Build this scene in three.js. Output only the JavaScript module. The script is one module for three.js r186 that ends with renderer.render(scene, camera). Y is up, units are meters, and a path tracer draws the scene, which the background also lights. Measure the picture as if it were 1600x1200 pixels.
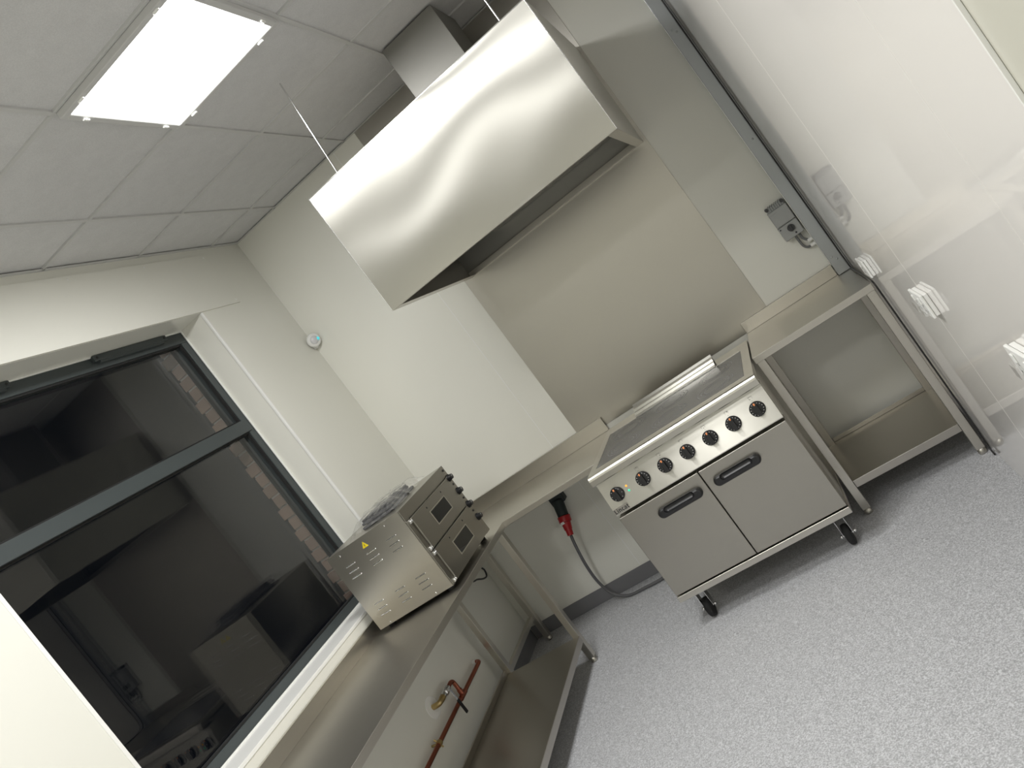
import * as THREE from 'three';
import { RoundedBoxGeometry } from 'three/addons/geometries/RoundedBoxGeometry.js';
import { mergeGeometries } from 'three/addons/utils/BufferGeometryUtils.js';
import { RectAreaLightUniformsLib } from 'three/addons/lights/RectAreaLightUniformsLib.js';
import { FontLoader } from 'three/addons/loaders/FontLoader.js';
import { TextGeometry } from 'three/addons/geometries/TextGeometry.js';
import { Brush, Evaluator, SUBTRACTION } from 'three-bvh-csg';

// ---------------------------------------------------------------- camera, sky, lights, exposure
const scene = new THREE.Scene();
scene.background = new THREE.Color().setRGB(0.0022, 0.0028, 0.0042);      // night outside the window
const camera = new THREE.PerspectiveCamera(53.13, 4 / 3, 0.05, 60);
camera.rotation.order = 'YXZ';
camera.position.set(2.504, 1.7086, 4.2816);
camera.rotation.set(-0.0578, 0.3564, -0.6408);
const renderer = new THREE.WebGLRenderer({ antialias: true });
renderer.toneMapping = THREE.LinearToneMapping;
renderer.toneMappingExposure = 1.0;
renderer.shadowMap.enabled = true;
RectAreaLightUniformsLib.init();
const PANEL_RADIANCE = 29;
const PANELS = [[1.281, 1.792], [1.281, 3.008], [1.281, 4.832]];       // ceiling panels (x, z)

// ---------------------------------------------------------------- room measures (metres)
const H = 3.156, XR = 2.789, ZF = 6.35;
const GX = [0, 0.363, 0.975, 1.587, 2.199, XR];
const GZ = [0]; for (let z = 0.272; z < ZF; z += 0.608) GZ.push(z); GZ.push(ZF);

// ---------------------------------------------------------------- helpers
let seed = 7;
const rnd = () => { seed = (seed * 1664525 + 1013904223) >>> 0; return seed / 4294967296; };
const V = (x, y, z) => new THREE.Vector3(x, y, z);
const taken = {};
function numbered(n) { const k = taken[n] = (taken[n] ?? -1) + 1; return k ? `${n}_${String(k).padStart(3, '0')}` : n; }
function uvMetres(g) {                                                     // box-projected uv, in metres
  if (g.index) g = g.toNonIndexed();
  const p = g.attributes.position, n = g.attributes.normal, uv = new Float32Array(p.count * 2);
  for (let i = 0; i < p.count; i++) {
    const ax = Math.abs(n.getX(i)), ay = Math.abs(n.getY(i)), az = Math.abs(n.getZ(i));
    if (az >= ax && az >= ay) { uv[2 * i] = p.getX(i); uv[2 * i + 1] = p.getY(i); }
    else if (ax >= ay) { uv[2 * i] = p.getZ(i); uv[2 * i + 1] = p.getY(i); }
    else { uv[2 * i] = p.getX(i); uv[2 * i + 1] = p.getZ(i); }
  }
  g.setAttribute('uv', new THREE.BufferAttribute(uv, 2));
  return g;
}
function bx(x0, x1, y0, y1, z0, z1, r = 0.0015) {                           // bevelled box between two corners
  const w = x1 - x0, h = y1 - y0, d = z1 - z0;
  const rr = Math.min(r, w / 2.2, h / 2.2, d / 2.2);
  const g = rr > 0 ? new RoundedBoxGeometry(w, h, d, 1, rr) : new THREE.BoxGeometry(w, h, d);
  g.translate((x0 + x1) / 2, (y0 + y1) / 2, (z0 + z1) / 2);
  return uvMetres(g);
}
function rod(a, b, r0, r1 = r0, seg = 16) {
  const d = b.clone().sub(a), g = new THREE.CylinderGeometry(r1, r0, d.length(), seg);
  g.translate(0, d.length() / 2, 0);
  g.applyQuaternion(new THREE.Quaternion().setFromUnitVectors(V(0, 1, 0), d.clone().normalize()));
  g.translate(a.x, a.y, a.z);
  return uvMetres(g);
}
function tube(pts, r, n = 48, seg = 10) {
  return uvMetres(new THREE.TubeGeometry(new THREE.CatmullRomCurve3(pts, false, 'centripetal'), n, r, seg));
}
function lathe(profile, seg = 32) { return uvMetres(new THREE.LatheGeometry(profile.map(([r, y]) => new THREE.Vector2(r, y)), seg)); }
function sphere(x, y, z, r, sx = 1, sy = 1, sz = 1) { const g = new THREE.SphereGeometry(r, 20, 14); g.scale(sx, sy, sz); g.translate(x, y, z); return uvMetres(g); }
function extrudeX(profile, x0, x1) {                                       // closed outline of [z, y] swept along x
  const s = new THREE.Shape(profile.map(([z, y]) => new THREE.Vector2(z, y)));
  const g = new THREE.ExtrudeGeometry(s, { depth: x1 - x0, bevelEnabled: false });
  g.applyMatrix4(new THREE.Matrix4().set(0, 0, 1, x0, 0, 1, 0, 0, 1, 0, 0, 0, 0, 0, 0, 1));
  const ix = g.index ? g.toNonIndexed() : g;                               // the swap mirrors it: turn the faces
  for (const k of ['position', 'normal', 'uv']) {
    const a = ix.attributes[k], n = a.itemSize;
    for (let i = 0; i < a.count; i += 3) for (let c = 0; c < n; c++) { const t = a.array[(i + 1) * n + c]; a.array[(i + 1) * n + c] = a.array[(i + 2) * n + c]; a.array[(i + 2) * n + c] = t; }
  }
  ix.computeVertexNormals();
  return uvMetres(ix);
}
function clean(g) { const q = g.index ? g.toNonIndexed() : g; for (const k of Object.keys(q.attributes)) if (!['position', 'normal', 'uv'].includes(k)) q.deleteAttribute(k); return q; }
function part(parent, name, geos, m, label) {
  const list = (Array.isArray(geos) ? geos : [geos]).map(clean);
  const o = new THREE.Mesh(list.length > 1 ? mergeGeometries(list) : list[0], m);
  o.name = name; o.castShadow = o.receiveShadow = true;
  if (label) o.userData.label = label;
  parent.add(o);
  return o;
}
function thing(name, label, category, group) {
  const o = new THREE.Group(); o.name = numbered(name); o.userData = { label, category };
  if (group) o.userData.group = group;
  scene.add(o);
  return o;
}
function single(name, geos, m, label, category, group) {
  const o = part(scene, numbered(name), geos, m); o.userData = { label, category };
  if (group) o.userData.group = group;
  return o;
}
function struct(name, geos, m) {
  const o = geos ? part(scene, name, geos, m) : new THREE.Group();
  o.name = name; o.userData.kind = 'structure';
  if (!geos) scene.add(o);
  return o;
}
// set a thing's origin at its base without moving its parts
function based(o, x, y, z) { o.position.set(x, y, z); for (const c of o.children) { c.position.x -= x; c.position.y -= y; c.position.z -= z; } return o; }

// ---------------------------------------------------------------- textures (grain and speckle only)
function texture(size, fn, srgb = true) {
  const d = new Uint8Array(size * size * 4);
  for (let y = 0; y < size; y++) for (let x = 0; x < size; x++) { const c = fn(x, y), i = 4 * (y * size + x); d[i] = c[0]; d[i + 1] = c[1]; d[i + 2] = c[2]; d[i + 3] = 255; }
  const t = new THREE.DataTexture(d, size, size);
  t.wrapS = t.wrapT = THREE.RepeatWrapping; t.magFilter = THREE.LinearFilter; t.minFilter = THREE.LinearMipmapLinearFilter; t.generateMipmaps = true;
  if (srgb) t.colorSpace = THREE.SRGBColorSpace;
  t.needsUpdate = true;
  return t;
}
function noiseGrid(n) { const a = new Float32Array(n * n); for (let i = 0; i < a.length; i++) a[i] = rnd(); return a; }
function smooth(grid, n, u, v) {                                           // tiling value noise, u and v in cells
  const x0 = Math.floor(u), y0 = Math.floor(v), fx = u - x0, fy = v - y0, sx = fx * fx * (3 - 2 * fx), sy = fy * fy * (3 - 2 * fy);
  const g = (i, j) => grid[((j % n + n) % n) * n + (i % n + n) % n];
  return (g(x0, y0) * (1 - sx) + g(x0 + 1, y0) * sx) * (1 - sy) + (g(x0, y0 + 1) * (1 - sx) + g(x0 + 1, y0 + 1) * sx) * sy;
}
const nA = noiseGrid(512), nB = noiseGrid(64), nC = noiseGrid(16);
const floorMap = texture(1024, (x, y) => {
  const fine = smooth(nA, 512, x / 4, y / 4), mid = smooth(nB, 64, x / 16, y / 16), pix = rnd();
  let v = 187 + (fine - 0.5) * 60 + (mid - 0.5) * 6 + (pix - 0.5) * 16;
  if (pix > 0.985) v += 34; else if (pix < 0.02) v -= 42;
  return [v, v + 1, v + 4].map((c) => Math.max(0, Math.min(255, c)));
});
floorMap.repeat.set(1 / 0.9, 1 / 0.9);
const floorBump = texture(512, (x, y) => { const v = smooth(nA, 512, x / 2, y / 2) * 255; return [v, v, v]; }, false);
floorBump.repeat.set(1 / 0.5, 1 / 0.5);
const tileMap = texture(512, (x, y) => { const v = 210 + (smooth(nA, 512, x / 2, y / 2) - 0.5) * 12 + (smooth(nC, 16, x / 32, y / 32) - 0.5) * 5; return [v, v, v]; });
tileMap.repeat.set(1 / 0.6, 1 / 0.6);
// brushed steel: fine streaks along u, and faint wiping smears, in the roughness only
const brushRough = texture(512, (x, y) => { const v = 238 + (smooth(nA, 512, x / 128, y / 2) - 0.5) * 22 + (smooth(nC, 16, x / 32, y / 32) - 0.5) * 8; return [v, v, v]; }, false);
brushRough.repeat.set(1 / 0.5, 1 / 0.5);

// ---------------------------------------------------------------- materials
const lin = (r, g, b) => new THREE.Color().setRGB(r, g, b);
const std = (o) => new THREE.MeshPhysicalMaterial(o);
const M = {
  wall: std({ color: lin(0.82, 0.815, 0.745), roughness: 0.22 }),
  gloss: std({ color: lin(0.86, 0.835, 0.8), roughness: 0.03 }),
  trim: std({ color: lin(0.9, 0.9, 0.87), roughness: 0.25 }),
  tile: std({ color: 0xffffff, map: tileMap, roughness: 0.95 }),
  grid: std({ color: lin(0.6, 0.6, 0.59), roughness: 0.5 }),
  floor: std({ color: 0xffffff, map: floorMap, bumpMap: floorBump, bumpScale: 0.0006, roughness: 0.55 }),
  skirt: std({ color: lin(0.19, 0.19, 0.2), roughness: 0.55 }),
  steel: std({ color: lin(0.6, 0.575, 0.52), metalness: 1, roughness: 0.36, roughnessMap: brushRough, anisotropy: 0.5 }),
  hood: std({ color: lin(0.53, 0.52, 0.478), metalness: 1, roughness: 0.29, anisotropy: 1 }),
  filter: std({ color: lin(0.52, 0.5, 0.455), metalness: 1, roughness: 0.25 }),
  duct: std({ color: lin(0.3, 0.295, 0.275), metalness: 1, roughness: 0.5 }),
  shelf: std({ color: lin(0.5, 0.475, 0.43), metalness: 1, roughness: 0.3, anisotropy: 0.3 }),
  ovenFront: std({ color: lin(0.34, 0.325, 0.29), metalness: 1, roughness: 0.36, roughnessMap: brushRough, anisotropy: 0.4 }),
  cream: std({ color: lin(0.62, 0.61, 0.53), roughness: 0.3 }),
  steelSoft: std({ color: lin(0.52, 0.5, 0.455), metalness: 1, roughness: 0.4, roughnessMap: brushRough, anisotropy: 0.5 }),
  galv: std({ color: lin(0.43, 0.45, 0.46), metalness: 0.7, roughness: 0.42 }),
  chrome: std({ color: lin(0.75, 0.75, 0.75), metalness: 1, roughness: 0.18 }),
  black: std({ color: lin(0.012, 0.012, 0.013), roughness: 0.35 }),
  glassTop: std({ color: lin(0.075, 0.076, 0.078), roughness: 0.2 }),
  ring: std({ color: lin(0.3, 0.3, 0.3), roughness: 0.4 }),
  ovenGlass: std({ color: lin(0.01, 0.011, 0.011), roughness: 0.08 }),
  anthracite: std({ color: lin(0.055, 0.066, 0.068), roughness: 0.42 }),
  rubber: std({ color: lin(0.012, 0.012, 0.012), roughness: 0.8 }),
  pane: std({ color: 0xffffff, transmission: 1, thickness: 0, roughness: 0, ior: 1.52 }),
  white: std({ color: lin(0.85, 0.85, 0.82), roughness: 0.3 }),
  greyPlastic: std({ color: lin(0.36, 0.37, 0.36), roughness: 0.5 }),
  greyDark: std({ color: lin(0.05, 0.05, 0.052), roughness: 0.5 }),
  copper: std({ color: lin(0.4, 0.14, 0.09), metalness: 1, roughness: 0.35 }),
  brass: std({ color: lin(0.55, 0.42, 0.2), metalness: 1, roughness: 0.4 }),
  red: std({ color: lin(0.4, 0.012, 0.016), roughness: 0.4 }),
  petrol: std({ color: lin(0.02, 0.03, 0.031), roughness: 0.5 }),
  cable: std({ color: lin(0.12, 0.12, 0.125), roughness: 0.5 }),
  conduit: std({ color: lin(0.16, 0.165, 0.165), roughness: 0.5 }),
  yellow: std({ color: lin(0.85, 0.68, 0.02), roughness: 0.4 }),
  orangeMark: std({ color: lin(0.9, 0.32, 0.12), roughness: 0.4 }),
  print: std({ color: lin(0.03, 0.03, 0.03), roughness: 0.5 }),
  printWhite: std({ color: lin(0.7, 0.7, 0.68), roughness: 0.5 }),
  printFaint: std({ color: lin(0.3, 0.29, 0.27), roughness: 0.5 }),
  mortar: std({ color: lin(0.3, 0.28, 0.25), roughness: 0.95 }),
  bricks: [lin(0.2, 0.14, 0.11), lin(0.18, 0.125, 0.095), lin(0.22, 0.155, 0.12)].map((c) => std({ color: c, roughness: 0.9 })),
  film: std({ color: 0xffffff, transmission: 0.96, thickness: 0, roughness: 0.12, ior: 1.5 }),
  lensLens: std({ color: lin(0.7, 0.7, 0.72), roughness: 0.15 }),
  cyan: std({ color: lin(0.1, 0.55, 0.6), roughness: 0.2, emissive: lin(0.05, 0.4, 0.45) }),
  amberLamp: std({ color: lin(0.8, 0.4, 0.08), roughness: 0.15, emissive: lin(0.7, 0.32, 0.04) }),
  greenLamp: std({ color: lin(0.05, 0.6, 0.35), roughness: 0.15, emissive: lin(0.02, 0.5, 0.28) }),
  panelGlow: std({ color: lin(0.9, 0.9, 0.9), roughness: 0.6, emissive: lin(3, 3, 3) }),
};
M.fascia = std({ color: lin(0.62, 0.605, 0.55), metalness: 1, roughness: 0.36, roughnessMap: brushRough, anisotropy: 0.95, anisotropyRotation: Math.PI / 2 });
M.rim = std({ color: lin(0.64, 0.62, 0.565), metalness: 1, roughness: 0.32, roughnessMap: brushRough, anisotropy: 0.6 });
M.door = std({ color: lin(0.45, 0.43, 0.385), metalness: 1, roughness: 0.42, roughnessMap: brushRough, anisotropy: 0.5 });

// ---------------------------------------------------------------- the setting
struct('floor', bx(-0.3, XR + 0.3, -0.12, 0, -0.3, ZF + 0.2, 0), M.floor);
{
  const wz0 = 0.738, wz1 = 2.537, wy0 = 1.018, wy1 = 2.773;
  struct('wall_left', [
    bx(-0.26, 0, 0, wy0, 0, ZF, 0), bx(-0.26, 0, wy1, H + 0.2, 0, ZF, 0),
    bx(-0.26, 0, wy0, wy1, 0, wz0, 0), bx(-0.26, 0, wy0, wy1, wz1, ZF, 0),
  ], M.wall);
  // outer brick leaf beside the window: every brick of its jamb
  const leaf = struct('wall_outer', null);
  part(leaf, 'mortar_core', [bx(-0.385, -0.262, 0.6, 3.2, 0, 0.736, 0)], M.mortar);
  for (let k = 0; k < 30; k++) {
    const y = 0.93 + k * 0.075, o = (k % 2 ? 0.012 : -0.006) + (rnd() - 0.5) * 0.008;
    part(leaf, 'brick', bx(-0.389 - o, -0.318 + (rnd() - 0.5) * 0.006, y, y + 0.064, 0.52, 0.745 + (rnd() - 0.5) * 0.006, 0.003), M.bricks[Math.floor(rnd() * 3)]);
  }
  part(leaf, 'cavity_closer', bx(-0.316, -0.262, 0.9, 2.9, 0.6, 0.74, 0), M.anthracite);

  const win = struct('window_1', null);
  const fx0 = -0.25, fx1 = -0.179, iz0 = wz0 + 0.055, iz1 = wz1 - 0.055, iy0 = wy0 + 0.05, iy1 = wy1 - 0.065;
  part(win, 'window_frame', [bx(fx0, fx1, wy0, iy0, wz0, wz1, 0.003), bx(fx0, fx1, iy1, wy1, wz0, wz1, 0.003), bx(fx0, fx1, iy0, iy1, wz0, iz0, 0.003), bx(fx0, fx1, iy0, iy1, iz1, wz1, 0.003)], M.anthracite);
  part(win, 'transom', bx(fx0, fx1 + 0.008, 2.114, 2.184, iz0 - 0.02, iz1 + 0.02, 0.003), M.anthracite);
  // black glazing gaskets, then the panes
  for (const [a, b] of [[iy0, 2.114], [2.184, iy1]]) {
    const g = 0.009;
    part(win, 'gasket', [bx(-0.204, -0.186, a, a + g, iz0, iz1, 0.001), bx(-0.204, -0.186, b - g, b, iz0, iz1, 0.001), bx(-0.204, -0.186, a + g, b - g, iz0, iz0 + g, 0.001), bx(-0.204, -0.186, a + g, b - g, iz1 - g, iz1, 0.001)], M.rubber);
    const p = new THREE.PlaneGeometry(iz1 - iz0, b - a); p.rotateY(Math.PI / 2); p.translate(-0.206, (a + b) / 2, (iz0 + iz1) / 2);
    part(win, 'pane', p, M.pane);
    const q = p.clone(); q.translate(-0.02, 0, 0);
    part(win, 'pane', q, M.pane);
  }
  for (const [a, b] of [[0.89, 1.395], [1.846, 2.35]]) {
    const v = part(win, 'trickle_vent', [bx(-0.179, -0.156, 2.742, 2.772, a, b, 0.004), bx(-0.179, -0.16, 2.732, 2.744, a + 0.03, b - 0.03, 0.002)], M.anthracite);
    for (const z of [a + 0.02, b - 0.02]) part(v, 'screw', rod(V(-0.157, 2.757, z), V(-0.154, 2.757, z), 0.006), M.black);
  }
  // white angle trims on the edges of the reveal and a bead around the frame
  struct('trim_1', [bx(-0.012, 0.004, wy0, wy1, wz0 - 0.012, wz0 + 0.004, 0.003)], M.trim);
  struct('trim_2', [bx(-0.012, 0.003, wy0, wy1, wz1 - 0.003, wz1 + 0.012, 0.0012)], M.trim);
  struct('trim_3', [bx(-0.179, 0.003, wy0 - 0.012, wy0 + 0.004, wz0 + 0.003, wz1 - 0.003, 0.0015)], M.trim);
  struct('trim_4', [bx(-0.178, -0.168, wy0 + 0.004, wy1, wz0, wz0 + 0.01, 0.003), bx(-0.177, -0.168, wy0 + 0.004, wy0 + 0.01, wz0 + 0.006, wz1, 0.001), bx(-0.177, -0.168, wy1 - 0.006, wy1, wz0 + 0.006, wz1, 0.001)], M.trim);
  struct('baseboard_left', [bx(0, 0.006, 0, 0.095, 0.006, ZF, 0.002)], M.skirt);
}
struct('wall_back', bx(-0.26, XR + 0.2, 0, H + 0.2, -0.2, 0, 0), M.wall);
struct('trim_5', bx(0.875, 0.879, 0.1, H, 0, 0.0012, 0.0005), M.trim);          // joint strip of the cladding
struct('baseboard_back', [bx(0.006, XR, 0, 0.092, 0, 0.006, 0.002)], M.skirt);
struct('wall_right', [bx(XR, XR + 0.2, 0, H + 0.2, 0, 3.335, 0)], M.gloss);
struct('wall_side', [bx(XR + 0.004, XR + 0.2, 0, H + 0.2, 3.335, ZF, 0)], M.cream);
struct('trim_6', bx(XR - 0.002, XR + 0.0039, 0, H, 3.3352, 3.339, 0.001), M.trim);
struct('trim_7', bx(XR - 0.0003, XR + 0.001, 0, H, 1.744, 1.7455, 0.0001), M.gloss);
struct('trim_8', bx(XR - 0.0003, XR + 0.001, 0, H, 3.02, 3.0215, 0.0001), M.gloss);
struct('wall_front', bx(-0.26, XR + 0.2, 0, H + 0.2, ZF, ZF + 0.2, 0), M.wall);
{
  const ceiling = struct('ceiling', null);
  const lit = (i, j) => PANELS.some(([x, z]) => x > GX[i] && x < GX[i + 1] && z > GZ[j] && z < GZ[j + 1]);
  for (let i = 0; i < GX.length - 1; i++) for (let j = 0; j < GZ.length - 1; j++)
    part(ceiling, 'tile', bx(GX[i] + 0.003, GX[i + 1] - 0.003, H + (lit(i, j) ? 0.006 : 0.004 + rnd() * 0.003), H + 0.02, GZ[j] + 0.003, GZ[j + 1] - 0.003, 0.002), M.tile);
  for (let i = 1; i < GX.length - 1; i++) part(ceiling, 'grid_bar', bx(GX[i] - 0.0085, GX[i] + 0.0085, H - 0.003, H + 0.03, 0, ZF, 0.0008), M.grid);
  for (let j = 1; j < GZ.length - 1; j++) for (let i = 0; i < GX.length - 1; i++)
    part(ceiling, 'grid_bar', bx(GX[i] + (i ? 0.009 : 0), GX[i + 1] - (i < 4 ? 0.009 : 0), H - 0.003, H + 0.03, GZ[j] - 0.0085, GZ[j] + 0.0085, 0.0008), M.grid);
  part(ceiling, 'wall_angle', [bx(0, 0.02, H - 0.003, H, 0.02, ZF, 0.0008), bx(0, XR, H - 0.003, H, 0, 0.02, 0.0008), bx(XR - 0.02, XR, H - 0.003, H, 0.02, ZF, 0.0008)], M.grid);
  part(ceiling, 'slab', bx(-0.26, XR + 0.2, H + 0.06, H + 0.2, -0.2, ZF + 0.2, 0), M.tile);
}

// ---------------------------------------------------------------- ceiling light panels (each with its own light)
PANELS.forEach(([cx, cz], k) => {
  const o = thing('ceiling_light_panel', ['square lit ceiling panel over the window side of the hood', 'square lit ceiling panel in the middle of the room', 'square lit ceiling panel at the far end from the cooker'][k], 'ceiling light', 'square light panels in the ceiling');
  const w = 0.3, l = 0.274, y0 = H - 0.027, y1 = H - 0.0032;
  part(o, 'panel_frame', [bx(cx - w, cx + w, y0, y1, cz - w, cz - l, 0.003), bx(cx - w, cx + w, y0, y1, cz + l, cz + w, 0.003), bx(cx - w, cx - l, y0, y1, cz - l, cz + l, 0.003), bx(cx + l, cx + w, y0, y1, cz - l, cz + l, 0.003)], M.grid);
  part(o, 'diffuser', bx(cx - l, cx + l, y0 + 0.003, y1, cz - l, cz + l, 0), M.panelGlow);
  for (const s of [-1, 1]) for (const t of [-0.2, 0.2]) {
    part(o, 'clip', bx(cx + s * 0.288 - 0.006, cx + s * 0.288 + 0.006, y0 - 0.006, y0 + 0.002, cz + t - 0.014, cz + t + 0.014, 0.004), M.trim);
    part(o, 'clip', bx(cx + t - 0.014, cx + t + 0.014, y0 - 0.006, y0 + 0.002, cz + s * 0.288 - 0.006, cz + s * 0.288 + 0.006, 0.004), M.trim);
  }
  based(o, cx, y0, cz);
  const light = new THREE.RectAreaLight(new THREE.Color().setRGB(1, 0.995, 0.98), PANEL_RADIANCE, 2 * l, 2 * l);
  light.position.set(cx, y0 + 0.001, cz); light.rotation.x = -Math.PI / 2; light.castShadow = true;
  scene.add(light);
});

// ---------------------------------------------------------------- cover panel over the window
{
  const o = thing('cover_panel', 'long white cover panel screwed to the wall above the window', 'panel');
  part(o, 'board', bx(0, 0.008, 2.775, 3.11, 0.378, 2.75, 0.001), M.wall);
  for (const z of [0.41, 0.9, 1.4, 1.9]) part(o, 'screw', sphere(0.008, 3.09, z, 0.006, 0.4), M.white);
  part(o, 'screw', sphere(0.008, 2.795, 0.4, 0.006, 0.4), M.white);
  based(o, 0, 2.775, 0.378);
}

// ---------------------------------------------------------------- steel splashback behind the cooker
single('splashback', bx(1.055, 2.338, 0.93, H - 0.004, 0.0003, 0.004, 0.001), M.steelSoft, 'tall brushed steel splashback sheet fixed behind the cooker and hood', 'splashback');

// ---------------------------------------------------------------- extraction hood
{
  const o = thing('extractor_hood', 'large boxy brushed steel extraction hood hung above the cooker', 'cooker hood');
  const x0 = 1.104, x1 = 2.319, y0 = 2.083, y1 = 2.685, z1 = 1.177, zb = 0.006;
  // front sheet: thin metal that is not quite flat
  const front = new THREE.PlaneGeometry(x1 - x0, y1 - y0, 96, 48);
  const p = front.attributes.position;
  for (let i = 0; i < p.count; i++) {
    const u = (p.getX(i) / (x1 - x0)) + 0.5, v = (p.getY(i) / (y1 - y0)) + 0.5;
    const edge = Math.sin(Math.PI * u) ** 0.5 * Math.sin(Math.PI * v) ** 0.5;
    p.setZ(i, edge * (0.0022 * Math.sin(5.2 * u + 3.4 * v + 0.4) + 0.0012 * Math.sin(9 * u - 5 * v)) || 0);
  }
  front.computeVertexNormals();
  front.translate((x0 + x1) / 2, (y0 + y1) / 2, z1);
  part(o, 'front_sheet', [uvMetres(front), bx(x0, x1, y0, y1, z1 - 0.006, z1 - 0.004, 0)], M.hood);
  part(o, 'side_sheet', bx(x0, x0 + 0.002, y0, y1, zb, z1 - 0.006, 0.0008), M.hood);
  part(o, 'side_sheet', bx(x1 - 0.002, x1, y0, y1, zb, z1 - 0.006, 0.0008), M.hood);
  part(o, 'top_sheet', bx(x0, x1, y1 - 0.001, y1 + 0.001, zb, z1, 0.0008), M.steel);
  part(o, 'back_sheet', bx(x0 + 0.002, x1 - 0.002, y0, y1 - 0.001, zb, zb + 0.002, 0.0008), M.duct);
  part(o, 'edge_seam', [bx(x0 - 0.001, x0 + 0.003, y0, y1, z1 - 0.006, z1 + 0.0015, 0.001), bx(x1 - 0.003, x1 + 0.001, y0, y1, z1 - 0.006, z1 + 0.0015, 0.001), bx(x0, x1, y1 - 0.003, y1 + 0.001, z1 - 0.005, z1 + 0.0015, 0.001)], M.chrome);
  const lip = 0.045;
  part(o, 'gutter', [bx(x0, x1, y0, y0 + 0.002, z1 - 0.02, z1 - 0.004, 0.0005), bx(x0, x1, y0, y0 + 0.002, zb, zb + 0.03, 0.0005), bx(x0, x0 + lip, y0, y0 + 0.002, zb + 0.03, z1 - 0.02, 0.0005), bx(x1 - lip, x1, y0, y0 + 0.002, zb + 0.03, z1 - 0.02, 0.0005), bx(x0 + 0.01, x1 - 0.01, y0 + 0.002, y0 + 0.03, zb + 0.028, zb + 0.03, 0.0005)], M.steel);
  part(o, 'plenum', [bx(x0 + 0.3, x1 - 0.02, y0 + 0.12, y1 - 0.01, 0.42, 0.425, 0.001), bx(x0 + 0.3, x1 - 0.02, y0 + 0.12, y0 + 0.125, 0.02, 0.42, 0.001)], M.filter);
  const nF = 3, fw = (x1 - x0 - 0.34) / nF;
  for (let k = 0; k < nF; k++) {
    const fx = x0 + 0.31 + k * fw;
    const f = part(o, 'baffle_filter', [bx(fx, fx + fw - 0.012, y0 + 0.2, y1 - 0.02, 0.4265, 0.43, 0.001)], M.filter);
    for (let b = 0; b < 8; b++) part(f, 'baffle', bx(fx + b * (fw - 0.012) / 8, fx + (b + 0.62) * (fw - 0.012) / 8, y0 + 0.21, y1 - 0.03, 0.43, 0.446, 0.003), M.filter);
  }
  based(o, (x0 + x1) / 2, y0, 0.6);
}
single('duct', [bx(1.606, 1.925, 2.687, H - 0.004, 0.2, 0.568, 0.002)], M.duct, 'square sheet metal duct rising from hood to ceiling', 'duct');
single('hanger_rod', rod(V(1.252, 2.6865, 1.095), V(1.288, H, 1.095), 0.0036), M.chrome, 'thin threaded hanger rod on the window end of the hood', 'rod', 'rods hanging the hood');
single('hanger_rod', rod(V(2.19, 2.6865, 1.08), V(2.19, H, 1.08), 0.0036), M.chrome, 'thin threaded hanger rod on the hood end by the grey post', 'rod', 'rods hanging the hood');

// ---------------------------------------------------------------- tables
function foot(x, z) { const g = lathe([[0.0, 0], [0.017, 0], [0.019, 0.006], [0.018, 0.03], [0, 0.03]], 20); g.translate(x, 0, z); return g; }
function leg(o, x, z, top, s = 0.019) {
  const l = part(o, 'leg', bx(x - s, x + s, 0.03, top, z - s, z + s, 0.002), M.steel);
  part(l, 'foot', foot(x, z), M.steelSoft);
}
{
  const o = thing('corner_table', 'long L-shaped steel worktable along the window wall with lower shelf', 'table');
  const T = 0.9, d = 0.607, zb = 0.59, xe = 1.232, zn = 4.1;
  part(o, 'worktop', [bx(0.004, d, T - 0.004, T, zb, zn, 0.001), bx(d - 0.014, d, T - 0.034, T - 0.0005, zb - 0.012, zn, 0.003)], M.steel);
  part(o, 'corner_worktop', [bx(0.004, xe, T - 0.004, T, 0.004, zb - 0.0006, 0.001), bx(d - 0.014, xe, T - 0.034, T - 0.0005, zb - 0.014, zb, 0.003)], M.steel);
  part(o, 'upstand', [bx(0.004, 0.02, T, T + 0.065, 0.02, zn, 0.002)], M.steel);
  part(o, 'upstand', [bx(0.004, xe, T, T + 0.088, 0.006, 0.024, 0.002)], M.steel);
  for (const z of [0.655, 3.9]) { leg(o, d - 0.022, z, T - 0.004); leg(o, 0.11, z, T - 0.004); }
  leg(o, 0.13, 0.1, T - 0.004);
  part(o, 'top_rail', [bx(0.13, d - 0.041, T - 0.04, T - 0.006, 0.64, 0.67, 0.002), bx(0.095, 0.125, T - 0.04, T - 0.006, 0.1, 0.636, 0.002)], M.steel);
  part(o, 'bottom_rail', bx(0.098, 0.13, 0.165, 0.195, 0.12, 0.636, 0.002), M.steel);
  part(o, 'shelf', [bx(0.1, d, 0.17, 0.174, 0.675, zn, 0.001), bx(d - 0.012, d + 0.002, 0.135, 0.1745, 0.675, zn, 0.003), bx(0.095, 0.107, 0.174, 0.205, 0.675, zn, 0.002)], M.shelf);
  based(o, 0.3, 0, 1.5);
}
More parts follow.
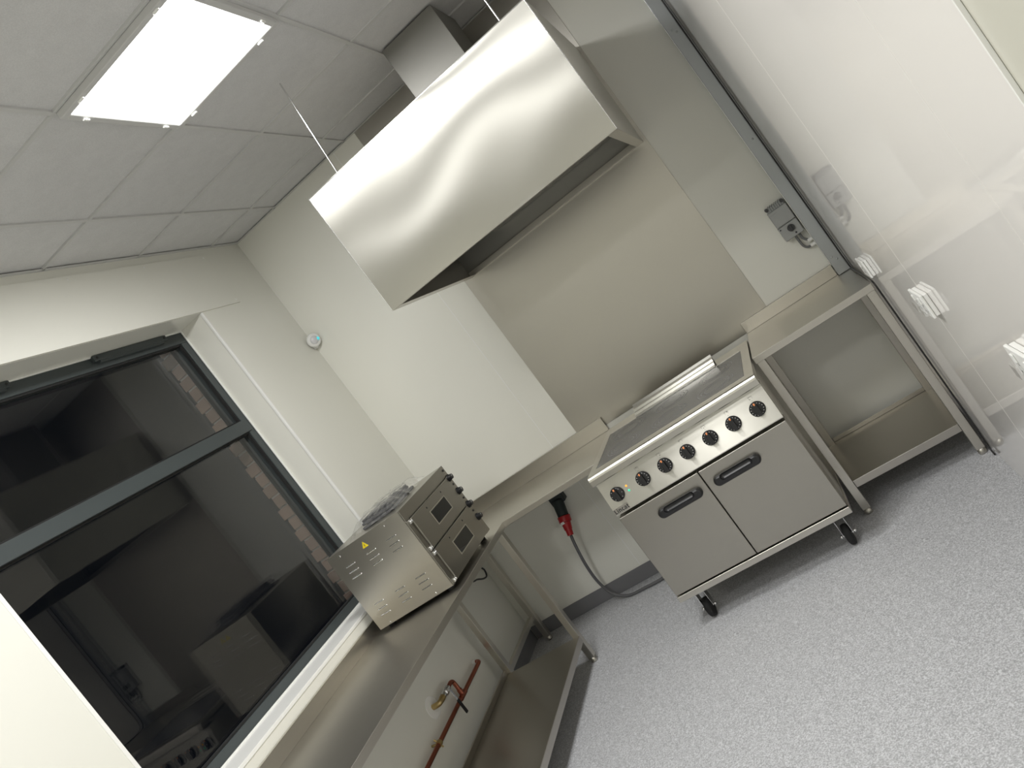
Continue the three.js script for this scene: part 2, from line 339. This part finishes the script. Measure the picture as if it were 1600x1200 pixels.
{
  const o = thing('side_table', 'small open steel table with lower shelf between cooker and glossy wall', 'table');
  const T = 0.929, x0 = 2.176, x1 = 2.773, z1 = 0.633;
  part(o, 'worktop', [bx(x0, x1, T - 0.004, T, 0.006, z1, 0.001), bx(x0, x1, T - 0.034, T - 0.0005, z1 - 0.014, z1, 0.003), bx(x0, x0 + 0.003, T - 0.034, T - 0.0005, 0.01, z1 - 0.014, 0.001), bx(x1 - 0.003, x1, T - 0.034, T - 0.0005, 0.01, z1 - 0.014, 0.001)], M.steel);
  part(o, 'upstand', bx(x0, 2.712, T, T + 0.065, 0.006, 0.026, 0.002), M.steel);
  for (const x of [x0 + 0.024, x1 - 0.022]) for (const z of [0.075, z1 - 0.022]) leg(o, x, z, T - 0.004);
  part(o, 'shelf', [bx(x0 + 0.005, x1 - 0.003, 0.178, 0.182, 0.056, z1 - 0.004, 0.001), bx(x0 + 0.044, x1 - 0.042, 0.143, 0.1825, z1 - 0.016, z1 - 0.002, 0.003), bx(x0 + 0.044, x1 - 0.042, 0.182, 0.205, 0.056, 0.062, 0.002)], M.shelf);
  part(o, 'side_rail', [bx(x0 + 0.012, x0 + 0.036, T - 0.04, T - 0.006, 0.095, z1 - 0.042, 0.002)], M.steel);
  part(o, 'side_rail', [bx(x1 - 0.034, x1 - 0.01, T - 0.04, T - 0.006, 0.095, z1 - 0.042, 0.002)], M.steel);
  based(o, (x0 + x1) / 2, 0, 0.32);
}

// ---------------------------------------------------------------- the range cooker
const font = await new FontLoader().loadAsync('fonts/droid/droid_sans_bold.typeface.json');
{
  const o = thing('range_cooker', 'wide steel electric range cooker on castors with two oven doors', 'cooker');
  const x0 = 1.266, x1 = 2.166, zf = 0.899, zr = 0.15;
  part(o, 'body', [bx(x0 + 0.004, x1 - 0.004, 0.2, 0.885, zr, zf - 0.1, 0.003)], M.steelSoft);
  // fascia leans back a little
  const fas = part(o, 'control_panel', extrudeX([[zf - 0.1, 0.696], [zf + 0.002, 0.696], [zf + 0.003, 0.7], [zf - 0.023, 0.868], [zf - 0.1, 0.868]], x0 + 0.003, x1 - 0.003), M.fascia);
  const slope = Math.atan2(0.026, 0.168);
  const onFascia = (y) => zf + 0.003 - (y - 0.7) * (0.026 / 0.168);
  // hob frame with its rounded front, and the glass let into it
  const top = 0.927, gx0 = 1.304, gx1 = 2.122, gz0 = 0.3, gz1 = 0.836;
  part(o, 'hob_frame', [
    bx(x0, x1, top - 0.03, top, zr, gz0, 0.002), bx(x0, gx0, top - 0.03, top, gz0, gz1, 0.001), bx(gx1, x1, top - 0.03, top, gz0, gz1, 0.001),
    extrudeX([[gz1, top - 0.03], [0.9, top - 0.05], [0.913, top - 0.05], [0.9175, top - 0.046], [0.9175, top - 0.02], [0.915, top - 0.011], [0.909, top - 0.004], [0.9, top - 0.0008], [0.893, top], [gz1, top]], x0, x1),
  ], M.rim);
  const glass = part(o, 'ceramic_glass', bx(gx0 + 0.001, gx1 - 0.001, top - 0.012, top - 0.001, gz0 + 0.001, gz1 - 0.001, 0.001), M.glassTop, 'dark grey ceramic hob glass with printed rings');
  for (const x of [1.45, 1.713, 1.972]) for (const z of [0.69, 0.44]) {
    const rings = [];
    for (const r of [0.098, 0.078, 0.06]) { const g = new THREE.RingGeometry(r - 0.0028, r, 56); g.rotateX(-Math.PI / 2); g.translate(x, top - 0.0006, z); rings.push(uvMetres(g)); }
    part(glass, 'zone_ring', rings, M.ring);
  }
  // folded steel strip lying along the back of the hob
  part(o, 'rear_channel', [extrudeX([[0.205, top], [0.208, top], [0.212, top + 0.034], [0.24, top + 0.03], [0.243, top + 0.018], [0.268, top + 0.016], [0.271, top + 0.004], [0.3, top + 0.002], [0.3, top + 0.0045], [0.274, top + 0.0065], [0.271, top + 0.0185], [0.246, top + 0.0205], [0.243, top + 0.0325], [0.21, top + 0.038], [0.2, top + 0.05], [0.197, top + 0.05], [0.206, top + 0.034]], 1.475, 1.975)], M.fascia);
  // knobs
  const knobProfile = [[0, 0], [0.0345, 0], [0.0355, 0.003], [0.0345, 0.008], [0.029, 0.011], [0.027, 0.012], [0, 0.0125]];
  const kx = [1.336, 1.483, 1.606, 1.728, 1.85, 1.971, 2.093];
  kx.forEach((x, k) => {
    const y = 0.784, z = onFascia(y);
    const place = (g) => { g.rotateX(Math.PI / 2 - slope); g.translate(x, y, z + 0.0003); return uvMetres(g); };   // +y of the knob points out of the panel
    const grip = new THREE.ExtrudeGeometry(new THREE.Shape([[-0.0085, -0.029], [0.0085, -0.029], [0.0065, 0.029], [-0.0065, 0.029]].map(([a, b]) => new THREE.Vector2(a, b))), { depth: 0.012, bevelEnabled: true, bevelSize: 0.002, bevelThickness: 0.002, bevelSegments: 2 });
    grip.rotateX(-Math.PI / 2); grip.translate(0, 0.011, 0);
    const kn = part(o, 'knob', [place(new THREE.LatheGeometry(knobProfile.map(([r, h]) => new THREE.Vector2(r, h)), 36)), place(grip)], M.black);
    const dot = new THREE.SphereGeometry(0.0042, 12, 8); dot.scale(1, 0.4, 1.5); dot.translate(0, 0.025, -0.0255);
    part(kn, 'pointer', place(dot), M.orangeMark);
    const marks = [];
    const n = k ? 14 : 8;
    for (let i = 1; i < n; i++) { const a = i / n * Math.PI * 2; const m = new THREE.BoxGeometry(0.0022, 0.0006, 0.0036); m.rotateY(-a); m.translate(Math.sin(a) * 0.0278, 0.0118, -Math.cos(a) * 0.0278); marks.push(place(m)); }
    part(kn, 'dial_marking', marks, M.printWhite);
    // printed zone symbol above each knob
    if (k) {
      const sy = 0.838, sz = onFascia(sy) + 0.0004, s = 0.0085, w = 0.0009, sym = [bx(x - s, x + s, sy + s - w, sy + s, sz - 0.0002, sz + 0.0002, 0), bx(x - s, x + s, sy - s, sy - s + w, sz - 0.0002, sz + 0.0006, 0), bx(x - s, x - s + w, sy - s, sy + s, sz - 0.0002, sz + 0.0004, 0), bx(x + s - w, x + s, sy - s, sy + s, sz - 0.0002, sz + 0.0004, 0)];
      part(fas, 'zone_symbol', sym, M.printFaint);
      const dots = [rod(V(x + (k % 3 - 1) * 0.005, sy + (k % 2 ? 0.004 : -0.004), sz - 0.0002), V(x + (k % 3 - 1) * 0.005, sy + (k % 2 ? 0.004 : -0.004), sz + 0.0007), 0.0018, 0.0018, 10), rod(V(x, sy - 0.014, sz), V(x, sy - 0.014, sz + 0.0018), 0.0017, 0.0017, 10)];
      part(fas, 'zone_symbol', dots, M.print);
    }
  });
  const lamp = (y, m, label) => { const z = onFascia(y); part(o, 'indicator_lamp', sphere(1.394, y, z, 0.0058, 1, 1, 0.6), m, label); };
  lamp(0.7955, M.amberLamp, 'amber indicator lamp'); lamp(0.771, M.greenLamp, 'green indicator lamp');
  // maker's name
  const plate = part(o, 'name_plate', bx(1.27, 1.352, 0.701, 0.732, zf + 0.001, zf + 0.0035, 0.0008), M.steel);
  const txt = new TextGeometry('Lincat', { font, size: 0.0215, depth: 0.0006, curveSegments: 4, bevelEnabled: false });
  txt.computeBoundingBox();
  const tw = txt.boundingBox.max.x - txt.boundingBox.min.x;
  txt.scale(0.078 / tw, 1, 1); txt.translate(1.272, 0.705, zf + 0.0034);
  part(plate, 'lettering', uvMetres(txt), M.print);
  // doors (an open gap stays between them and the control panel), handles, base
  const ev = new Evaluator();
  for (const [a, b, hx] of [[x0 + 0.004, 1.7085, 1.563], [1.7135, x1 - 0.004, 1.866]]) {
    const d = part(o, 'oven_door', bx(a, b, 0.21, 0.679, zf - 0.098, zf, 0.003), M.door);
    const w = 0.119, hgt = 0.0255, sh = new THREE.Shape();
    sh.moveTo(-w + hgt, -hgt); sh.lineTo(w - hgt, -hgt); sh.absarc(w - hgt, 0, hgt, -Math.PI / 2, Math.PI / 2); sh.lineTo(-w + hgt, hgt); sh.absarc(-w + hgt, 0, hgt, Math.PI / 2, Math.PI * 1.5);
    const dome = new THREE.ExtrudeGeometry(sh, { depth: 0.012, bevelEnabled: true, bevelThickness: 0.016, bevelSize: 0.012, bevelOffset: -0.012, bevelSegments: 5, curveSegments: 16 });
    const A = new Brush(clean(dome)); A.updateMatrixWorld();
    const cap = new THREE.CapsuleGeometry(0.017, 0.13, 8, 20); cap.rotateZ(Math.PI / 2); cap.scale(1, 1, 1.1); cap.translate(0, 0.012, 0.03);
    const B = new Brush(clean(cap)); B.updateMatrixWorld();
    const r = ev.evaluate(A, B, SUBTRACTION).geometry; r.clearGroups();
    r.translate(hx, 0.6, zf);
    part(d, 'handle', uvMetres(clean(r)), M.black, 'black moulded pull handle');
  }
  part(o, 'base_rail', [bx(x0, x1, 0.171, 0.203, zf - 0.06, zf + 0.003, 0.003), bx(x0, x1, 0.171, 0.2, zr, zf - 0.061, 0.002)], M.steel);
  for (const [x, z] of [[1.345, 0.8], [2.085, 0.8], [1.345, 0.26], [2.085, 0.26]]) {
    const c = part(o, 'castor', [bx(x - 0.034, x + 0.034, 0.15, 0.157, z - 0.034, z + 0.034, 0.001), rod(V(x, 0.14, z), V(x, 0.1705, z), 0.02), bx(x - 0.024, x - 0.021, 0.048, 0.152, z - 0.03, z + 0.022, 0.001), bx(x + 0.021, x + 0.024, 0.048, 0.152, z - 0.03, z + 0.022, 0.001)], M.chrome);
    const wheel = lathe([[0.0, -0.015], [0.04, -0.016], [0.049, -0.012], [0.051, 0], [0.049, 0.012], [0.04, 0.016], [0, 0.015]], 32); wheel.rotateZ(Math.PI / 2); wheel.translate(x, 0.051, z + 0.012);
    part(c, 'wheel', wheel, M.rubber);
    part(c, 'axle_bolt', [rod(V(x - 0.034, 0.051, z + 0.012), V(x + 0.034, 0.051, z + 0.012), 0.006), sphere(x - 0.032, 0.051, z + 0.012, 0.009), sphere(x + 0.032, 0.051, z + 0.012, 0.009)], M.chrome);
  }
  based(o, (x0 + x1) / 2, 0, 0.52);
}

// ---------------------------------------------------------------- plug, socket and cable of the cooker
{
  const s = thing('wall_socket', 'dark green industrial wall socket box half under the corner worktop', 'socket');
  part(s, 'box', [bx(0.668, 0.762, 0.69, 0.8, 0.0005, 0.06, 0.006)], M.petrol);
  const sh = rod(V(0.712, 0.71, 0.05), V(0.702, 0.625, 0.088), 0.036, 0.034, 24);
  part(s, 'socket_shroud', [sh], M.petrol);
  based(s, 0.715, 0.69, 0);
  const p = thing('power_plug', 'red industrial plug pushed into the dark green wall socket', 'plug');
  part(p, 'collar', [rod(V(0.7015, 0.621, 0.0895), V(0.697, 0.588, 0.105), 0.04, 0.038, 28)], M.red);
  part(p, 'plug_body', [rod(V(0.697, 0.588, 0.105), V(0.69, 0.545, 0.123), 0.03, 0.024, 24)], M.red);
  part(p, 'cable_gland', [rod(V(0.69, 0.545, 0.123), V(0.685, 0.513, 0.136), 0.022, 0.02, 8)], M.red);
  part(p, 'rating_label', bx(0.679, 0.701, 0.592, 0.608, 0.138, 0.1405, 0.0005), M.printWhite);
  based(p, 0.69, 0.513, 0.12);
  single('power_cable', tube([V(0.685, 0.512, 0.136), V(0.672, 0.45, 0.14), V(0.64, 0.3, 0.12), V(0.63, 0.16, 0.1), V(0.66, 0.06, 0.1), V(0.74, 0.013, 0.12), V(0.87, 0.012, 0.14), V(1.0, 0.014, 0.145), V(1.15, 0.03, 0.12), V(1.28, 0.15, 0.1), V(1.33, 0.28, 0.105), V(1.335, 0.305, 0.12), V(1.335, 0.31, 0.1395)], 0.0095, 90, 12), M.cable, 'thick grey cable looping from red plug along floor to cooker', 'cable');
}

// ---------------------------------------------------------------- countertop double oven and the bag on it
{
  const o = thing('pizza_oven', 'countertop steel double deck oven with louvred side', 'oven');
  const x0 = 0.078, x1 = 0.556, y0 = 0.921, y1 = 1.35, z0 = 0.665, z1 = 1.262;
  part(o, 'casing', [bx(x0, x1 - 0.004, y0, y1, z0 + 0.002, z1 - 0.003, 0.003)], M.steelSoft);
  const side = part(o, 'side_panel', [bx(x0 - 0.001, x1, y0 - 0.001, y1 + 0.001, z1 - 0.0025, z1, 0.001)], M.steel);
  const louvre = new THREE.CapsuleGeometry(0.0032, 0.058, 4, 10); louvre.rotateZ(Math.PI / 2);
  for (const ly of [1.265, 1.04]) for (const lx of [0.17, 0.31, 0.443]) for (let k = 0; k < 3; k++) {
    const g = louvre.clone(); g.scale(1, 1, 0.9); g.translate(lx - 0.004 * k, ly - 0.031 * k, z1);
    part(side, 'louvre', uvMetres(g), M.chrome);
  }
  for (const [sx, sy] of [[0.452, 1.33], [0.15, 1.327], [0.453, 0.933], [0.151, 0.931]]) part(side, 'screw', sphere(sx, sy, z1, 0.0045, 1, 1, 0.5), M.chrome);
  // warning triangle
  const tri = (r, d, cx, cy) => { const s = new THREE.Shape(); for (let k = 0; k < 3; k++) { const a = Math.PI / 2 + k * 2 * Math.PI / 3; s[k ? 'lineTo' : 'moveTo'](cx + r * Math.cos(a), cy + r * Math.sin(a)); } s.closePath(); const g = new THREE.ExtrudeGeometry(s, { depth: d, bevelEnabled: false }); g.translate(0, 0, z1); return uvMetres(g); };
  const stick = part(side, 'warning_sticker', tri(0.021, 0.0006, 0.302, 1.306), M.yellow, 'yellow triangular warning sticker');
  const bolt = new THREE.Shape([[0.002, 0.011], [-0.004, 0.0], [0.0, 0.0], [-0.003, -0.008], [0.004, 0.002], [0.0005, 0.002], [0.004, 0.011]].map(([a, b]) => new THREE.Vector2(a + 0.302, b + 1.304)));
  const bg = new THREE.ExtrudeGeometry(bolt, { depth: 0.0008, bevelEnabled: false }); bg.translate(0, 0, z1 + 0.0002);
  part(stick, 'bolt_symbol', uvMetres(bg), M.print);
  // front: frame strips, control column, two doors with windows
  part(o, 'front_frame', [bx(x1 - 0.005, x1 + 0.004, 1.29, y1, z0, z1, 0.002), bx(x1 - 0.005, x1 + 0.004, y0, 1.289, 1.226, z1, 0.002)], M.ovenFront);
  const ctl = part(o, 'control_column', bx(x1 - 0.004, x1 + 0.006, y0, 1.289, z0, 0.716, 0.002), M.ovenFront);
  for (const y of [1.325, 1.235, 1.145, 1.06]) part(ctl, 'indicator', rod(V(x1 + 0.003, y, 0.688), V(x1 + 0.009, y, 0.688), 0.006), M.black);
  for (const y of [1.276, 1.19, 1.102, 1.018]) {
    const k = part(o, 'knob', [rod(V(x1 + 0.006, y, 0.688), V(x1 + 0.012, y, 0.688), 0.021, 0.02, 24), rod(V(x1 + 0.012, y, 0.688), V(x1 + 0.03, y, 0.688), 0.016, 0.014, 24)], M.black);
    part(k, 'pointer', bx(x1 + 0.03, x1 + 0.0306, y, y + 0.012, 0.687, 0.689, 0), M.printWhite);
  }
  for (const [a, b] of [[1.109, 1.287], [0.926, 1.104]]) {
    const d = part(o, 'deck_door', bx(x1 - 0.003, x1 + 0.014, a, b, 0.722, 1.224, 0.004), M.ovenFront);
    part(d, 'door_window', bx(x1 + 0.0125, x1 + 0.0148, a + 0.055, a + 0.124, 0.862, 1.057, 0.001), M.ovenGlass);
    part(d, 'window_bezel', [bx(x1 + 0.013, x1 + 0.0165, a + 0.05, a + 0.055, 0.857, 1.062, 0.001), bx(x1 + 0.013, x1 + 0.0165, a + 0.124, a + 0.129, 0.857, 1.062, 0.001), bx(x1 + 0.013, x1 + 0.0165, a + 0.055, a + 0.124, 0.857, 0.862, 0.001), bx(x1 + 0.013, x1 + 0.0165, a + 0.055, a + 0.124, 1.057, 1.062, 0.001)], M.steel);
    for (const z of [0.86, 1.06]) part(d, 'screw', sphere(x1 + 0.014, a + 0.152, z, 0.005, 0.5), M.black);
    for (const y of [a + 0.01, b - 0.012]) part(d, 'hinge', [bx(x1 + 0.003, x1 + 0.015, y - 0.01, y + 0.01, 1.222, 1.252, 0.003), sphere(x1 + 0.014, y, 1.244, 0.006), sphere(x1 + 0.014, y, 1.23, 0.005)], M.chrome);
  }
  for (const x of [0.12, 0.51]) for (const z of [0.71, 1.215]) part(o, 'foot', rod(V(x, 0.9005, z), V(x, y0, z), 0.02, 0.022, 20), M.rubber);
  based(o, (x0 + x1) / 2, 0.9005, (z0 + z1) / 2);

  single('oven_cable', tube([V(0.3, 0.893, 0.575), V(0.3, 0.81, 0.56), V(0.3, 0.742, 0.541), V(0.3, 0.71, 0.522), V(0.3, 0.68, 0.54), V(0.3, 0.684, 0.578), V(0.3, 0.718, 0.647), V(0.3, 0.735, 0.694), V(0.3, 0.8, 0.74), V(0.3, 0.893, 0.76)], 0.005, 60, 10), M.black, 'thin black cable hanging in a loop under the corner worktop', 'cable');

  const b = thing('accessory_pack', 'black parts packed in clear plastic lying on the double oven', 'packet');
  const turn = (g) => { g.rotateY(0.12); g.translate(0.34, y1 + 0.0015, 0.96); return uvMetres(g); };
  const packed = [];
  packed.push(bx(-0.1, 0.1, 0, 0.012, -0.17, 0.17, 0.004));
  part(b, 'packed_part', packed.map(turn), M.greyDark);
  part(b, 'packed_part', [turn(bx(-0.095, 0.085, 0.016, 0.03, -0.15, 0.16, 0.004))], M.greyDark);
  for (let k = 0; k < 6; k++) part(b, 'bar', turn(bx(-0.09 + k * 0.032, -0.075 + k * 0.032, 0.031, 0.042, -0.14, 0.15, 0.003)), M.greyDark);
  const sheet = (w, l, y, amp, f) => {
    const g = new THREE.PlaneGeometry(w, l, 36, 44); g.rotateX(-Math.PI / 2);
    const q = g.attributes.position;
    for (let i = 0; i < q.count; i++) {
      const x = q.getX(i), z = q.getZ(i), in_ = Math.max(0, 1 - Math.max(Math.abs(x) / (w / 2), Math.abs(z) / (l / 2)));
      const n = smooth(nA, 512, x * f + 40, z * f + 30) - 0.5 + (smooth(nB, 64, x * f * 0.4 + 9, z * f * 0.5 + 4) - 0.5);
      q.setY(i, 0.002 + Math.min(1, in_ * 3.2) * y + Math.abs(n) * amp);
    }
    g.computeVertexNormals();
    return turn(g);
  };
  part(b, 'plastic_film', sheet(0.3, 0.5, 0.046, 0.02, 40), M.film, 'crumpled clear plastic wrapping');
  based(b, 0.34, y1 + 0.0015, 0.96);
}

// ---------------------------------------------------------------- copper pipe with valve under the table
{
  const o = thing('copper_pipe', 'copper water pipe along the wall under the table with branch valve', 'pipe');
  const px = 0.045, py = 0.34;
  part(o, 'pipe', [rod(V(px, py, 0.745), V(px, py, 4.0), 0.0115, 0.0115, 20)], M.copper);
  part(o, 'pipe_end', [tube([V(px, py, 0.747), V(px - 0.004, py, 0.73), V(px - 0.022, py, 0.715), V(0.004, py, 0.713)], 0.0118, 16, 14)], M.copper);
  part(o, 'wall_collar', [rod(V(0.0005, py, 0.713), V(0.016, py, 0.713), 0.019, 0.014, 20)], M.white);
  part(o, 'tee', [rod(V(px, py, 0.99), V(px, py, 1.055), 0.0145, 0.0145, 20), rod(V(px, py, 1.022), V(px, py + 0.035, 1.022), 0.0145, 0.0145, 20)], M.copper);
  part(o, 'branch', [tube([V(px, py + 0.03, 1.022), V(px, py + 0.07, 1.022), V(px, py + 0.088, 1.026), V(px, py + 0.096, 1.04), V(px, py + 0.097, 1.06), V(px, py + 0.097, 1.09)], 0.0115, 30, 14)], M.copper);
  const valve = part(o, 'ball_valve', [rod(V(px, py + 0.097, 1.085), V(px, py + 0.097, 1.105), 0.017, 0.017, 6), sphere(px, py + 0.097, 1.122, 0.02), rod(V(px, py + 0.097, 1.138), V(px, py + 0.097, 1.158), 0.017, 0.017, 6), rod(V(px, py + 0.097, 1.122), V(px + 0.032, py + 0.097, 1.122), 0.007, 0.007, 12)], M.chrome);
  part(valve, 'lever', [bx(px + 0.03, px + 0.034, py - 0.01, py + 0.103, 1.115, 1.129, 0.0015)], M.chrome);
  part(valve, 'lever_grip', [bx(px + 0.027, px + 0.037, py - 0.05, py + 0.035, 1.1125, 1.1315, 0.004)], M.black);
  part(o, 'wall_elbow', [tube([V(px, py + 0.097, 1.156), V(px, py + 0.097, 1.195), V(px - 0.004, py + 0.097, 1.208), V(px - 0.016, py + 0.097, 1.214), V(0.003, py + 0.097, 1.214)], 0.0145, 24, 14), rod(V(px, py + 0.097, 1.162), V(px, py + 0.097, 1.18), 0.0175, 0.0175, 6)], M.brass);
  part(o, 'wall_flange', [rod(V(0.0005, py + 0.097, 1.214), V(0.003, py + 0.097, 1.214), 0.056, 0.052, 36)], M.trim);
  for (const z of [1.39, 2.3]) part(o, 'pipe_clip', [rod(V(px, py, z - 0.011), V(px, py, z + 0.011), 0.0155, 0.0155, 20), rod(V(0.002, py + 0.004, z), V(px - 0.008, py, z), 0.006, 0.006, 10), rod(V(px - 0.004, py + 0.012, z), V(px - 0.014, py + 0.028, z), 0.005, 0.005, 10), rod(V(px + 0.006, py - 0.012, z), V(px + 0.008, py - 0.024, z), 0.004, 0.004, 10)], M.brass);
  based(o, 0.045, 0.3, 1.5);
}

// ---------------------------------------------------------------- things on the walls
{
  const o = thing('corner_post', 'grey metal trunking post in the corner above the side table', 'post');
  part(o, 'channel', [bx(2.715, 2.7875, 0.931, H - 0.004, 0.001, 0.07, 0.002)], M.galv);
  part(o, 'edge_bead', bx(2.7115, 2.7148, 0.996, H - 0.004, 0.03, 0.071, 0.001), M.chrome);
  for (const [x, y] of [[2.735, 1.03], [2.752, 1.01], [2.738, 2.42], [2.752, 2.4], [2.752, 1.75]]) part(o, 'rivet', sphere(x, y, 0.07, 0.006, 1, 1, 0.45), M.galv);
  based(o, 2.74, 0.931, 0.035);
}
single('black_cable', tube([V(2.7785, 3.15, 0.0785), V(2.7785, 2.2, 0.0785), V(2.7785, 1.2, 0.0785), V(2.7785, 0.98, 0.0785), V(2.7785, 0.942, 0.1), V(2.7795, 0.936, 0.3), V(2.7815, 0.936, 0.58), V(2.7825, 0.92, 0.632), V(2.7825, 0.86, 0.638), V(2.7825, 0.45, 0.636), V(2.782, 0.12, 0.64), V(2.78, 0.03, 0.645), V(2.779, 0.01, 0.66), V(2.7785, 0.006, 0.69)], 0.0038, 260, 8), M.black, 'thin black cable running down the corner past the side table to its foot', 'cable');
{
  const o = thing('isolator_switch', 'grey rotary isolator switch box beside the corner post', 'switch');
  const x0 = 2.603, x1 = 2.706, y0 = 1.222, y1 = 1.424, zd = 0.062;
  part(o, 'box', [bx(x0, x1, y0, 1.3, 0.0005, zd + 0.002, 0.005), bx(x0, x1, 1.303, y1 - 0.03, 0.0005, zd, 0.005), bx(x0 + 0.004, x1 - 0.004, y0 + 0.006, y1 - 0.006, 0.0005, zd - 0.012, 0.003)], M.greyPlastic);
  for (let k = 0; k < 6; k++) part(o, 'fin', bx(x0 + 0.022 + k * 0.0115, x0 + 0.027 + k * 0.0115, y1 - 0.03, y1, 0.001, zd - 0.004, 0.0015), M.greyPlastic);
  for (const x of [x0 + 0.009, x1 - 0.009]) part(o, 'corner_screw', rod(V(x, y1 - 0.012, 0.001), V(x, y1 - 0.012, zd - 0.006), 0.009), M.greyDark);
  const k = part(o, 'rotary_knob', [rod(V(2.66, 1.271, zd + 0.002), V(2.66, 1.271, zd + 0.016), 0.019, 0.0175, 28)], M.greyDark);
  part(k, 'grip', bx(2.656, 2.664, 1.255, 1.287, zd + 0.015, zd + 0.026, 0.002), M.greyDark);
  part(o, 'screw', rod(V(x0 + 0.008, 1.289, zd), V(x0 + 0.008, 1.289, zd + 0.0026), 0.004), M.black);
  part(o, 'screw', rod(V(2.668, 1.237, zd), V(2.668, 1.237, zd + 0.0028), 0.0048), M.black);
  part(o, 'printed_mark', [bx(x0 + 0.008, x0 + 0.013, 1.376, 1.38, zd, zd + 0.0004, 0), bx(x0 + 0.017, x0 + 0.046, 1.3765, 1.3792, zd, zd + 0.0004, 0)], M.printFaint);
  for (const [xs, xe, dy] of [[2.656, 2.7, 0.087], [2.678, 2.702, 0.057]]) {
    part(o, 'flexible_conduit', tube([V(xs, 1.224, 0.03), V(xs, 1.19, 0.03), V(xs + 0.006, 1.222 - dy + 0.014, 0.03), V(xs + 0.02, 1.222 - dy, 0.03), V(xe, 1.222 - dy - 0.002, 0.03)], 0.0065, 30, 12), M.conduit);
    part(o, 'gland', [rod(V(xe - 0.012, 1.22 - dy, 0.03), V(2.7145, 1.22 - dy, 0.03), 0.0105, 0.0105, 8)], M.white);
  }
  based(o, 2.655, y0, 0);
}
{
  const o = thing('motion_sensor', 'small white motion sensor in the corner by the window wall', 'sensor');
  part(o, 'bracket', bx(0.0005, 0.03, 2.34, 2.43, 0.0005, 0.03, 0.004), M.white);
  const dir = V(1, -0.25, 1).normalize();
  const q = new THREE.Quaternion().setFromUnitVectors(V(0, 1, 0), dir);
  const put = (g) => { g.applyQuaternion(q); g.translate(0.042, 2.388, 0.042); return uvMetres(g); };
  part(o, 'housing', put(new THREE.LatheGeometry([[0, -0.02], [0.04, -0.018], [0.045, 0], [0.043, 0.012], [0.034, 0.019], [0, 0.02]].map(([r, y]) => new THREE.Vector2(r, y)), 36)), M.white);
  const lens = new THREE.SphereGeometry(0.026, 24, 12, 0, Math.PI * 2, 0, Math.PI / 2); lens.scale(1, 0.55, 1); lens.translate(0, 0.019, 0);
  part(o, 'lens', put(lens), M.lensLens);
  const led = new THREE.SphereGeometry(0.011, 16, 12); led.scale(1, 0.5, 1); led.translate(0.018, 0.026, -0.014);
  part(o, 'indicator', put(led), M.cyan, 'cyan indicator light');
  based(o, 0, 2.34, 0);
}
[[0.745, 0.893, 'white socket on the glossy wall above the side table'], [1.7, 1.848, 'white double socket on the glossy wall between two other sockets'], [2.535, 2.683, 'white double socket on the glossy wall farthest from the side table']].forEach(([a, b, label], k) => {
  const o = thing('wall_outlet', label, 'socket', 'white sockets on the glossy wall');
  const y0 = 0.998, y1 = 1.08;
  part(o, 'back_box', bx(XR - 0.014, XR - 0.0005, y0 + 0.003, y1 - 0.003, a + 0.003, b - 0.003, 0.003), M.white);
  const f = part(o, 'face_plate', bx(XR - 0.023, XR - 0.0145, y0, y1, a, b, 0.003), M.white);
  const n = k ? 2 : 1;
  for (let i = 0; i < n; i++) {
    const zc = a + (b - a) * (i + 0.5) / n;
    part(f, 'rocker', bx(XR - 0.027, XR - 0.023, y1 - 0.032, y1 - 0.012, zc - 0.009, zc + 0.009, 0.002), M.white);
    if (k) part(f, 'safety_cover', [bx(XR - 0.036, XR - 0.023, y0 + 0.012, y0 + 0.05, zc - 0.022, zc + 0.022, 0.005)], M.film);
    for (const [dz, dy] of [[-0.011, 0.022], [0.011, 0.022], [0, 0.042]]) part(f, 'pin_hole', bx(XR - 0.0234, XR - 0.0228, y0 + dy - 0.002, y0 + dy + 0.003, zc + dz - 0.003, zc + dz + 0.003, 0), M.greyDark);
  }
  based(o, XR, y0, (a + b) / 2);
});

renderer.render(scene, camera);
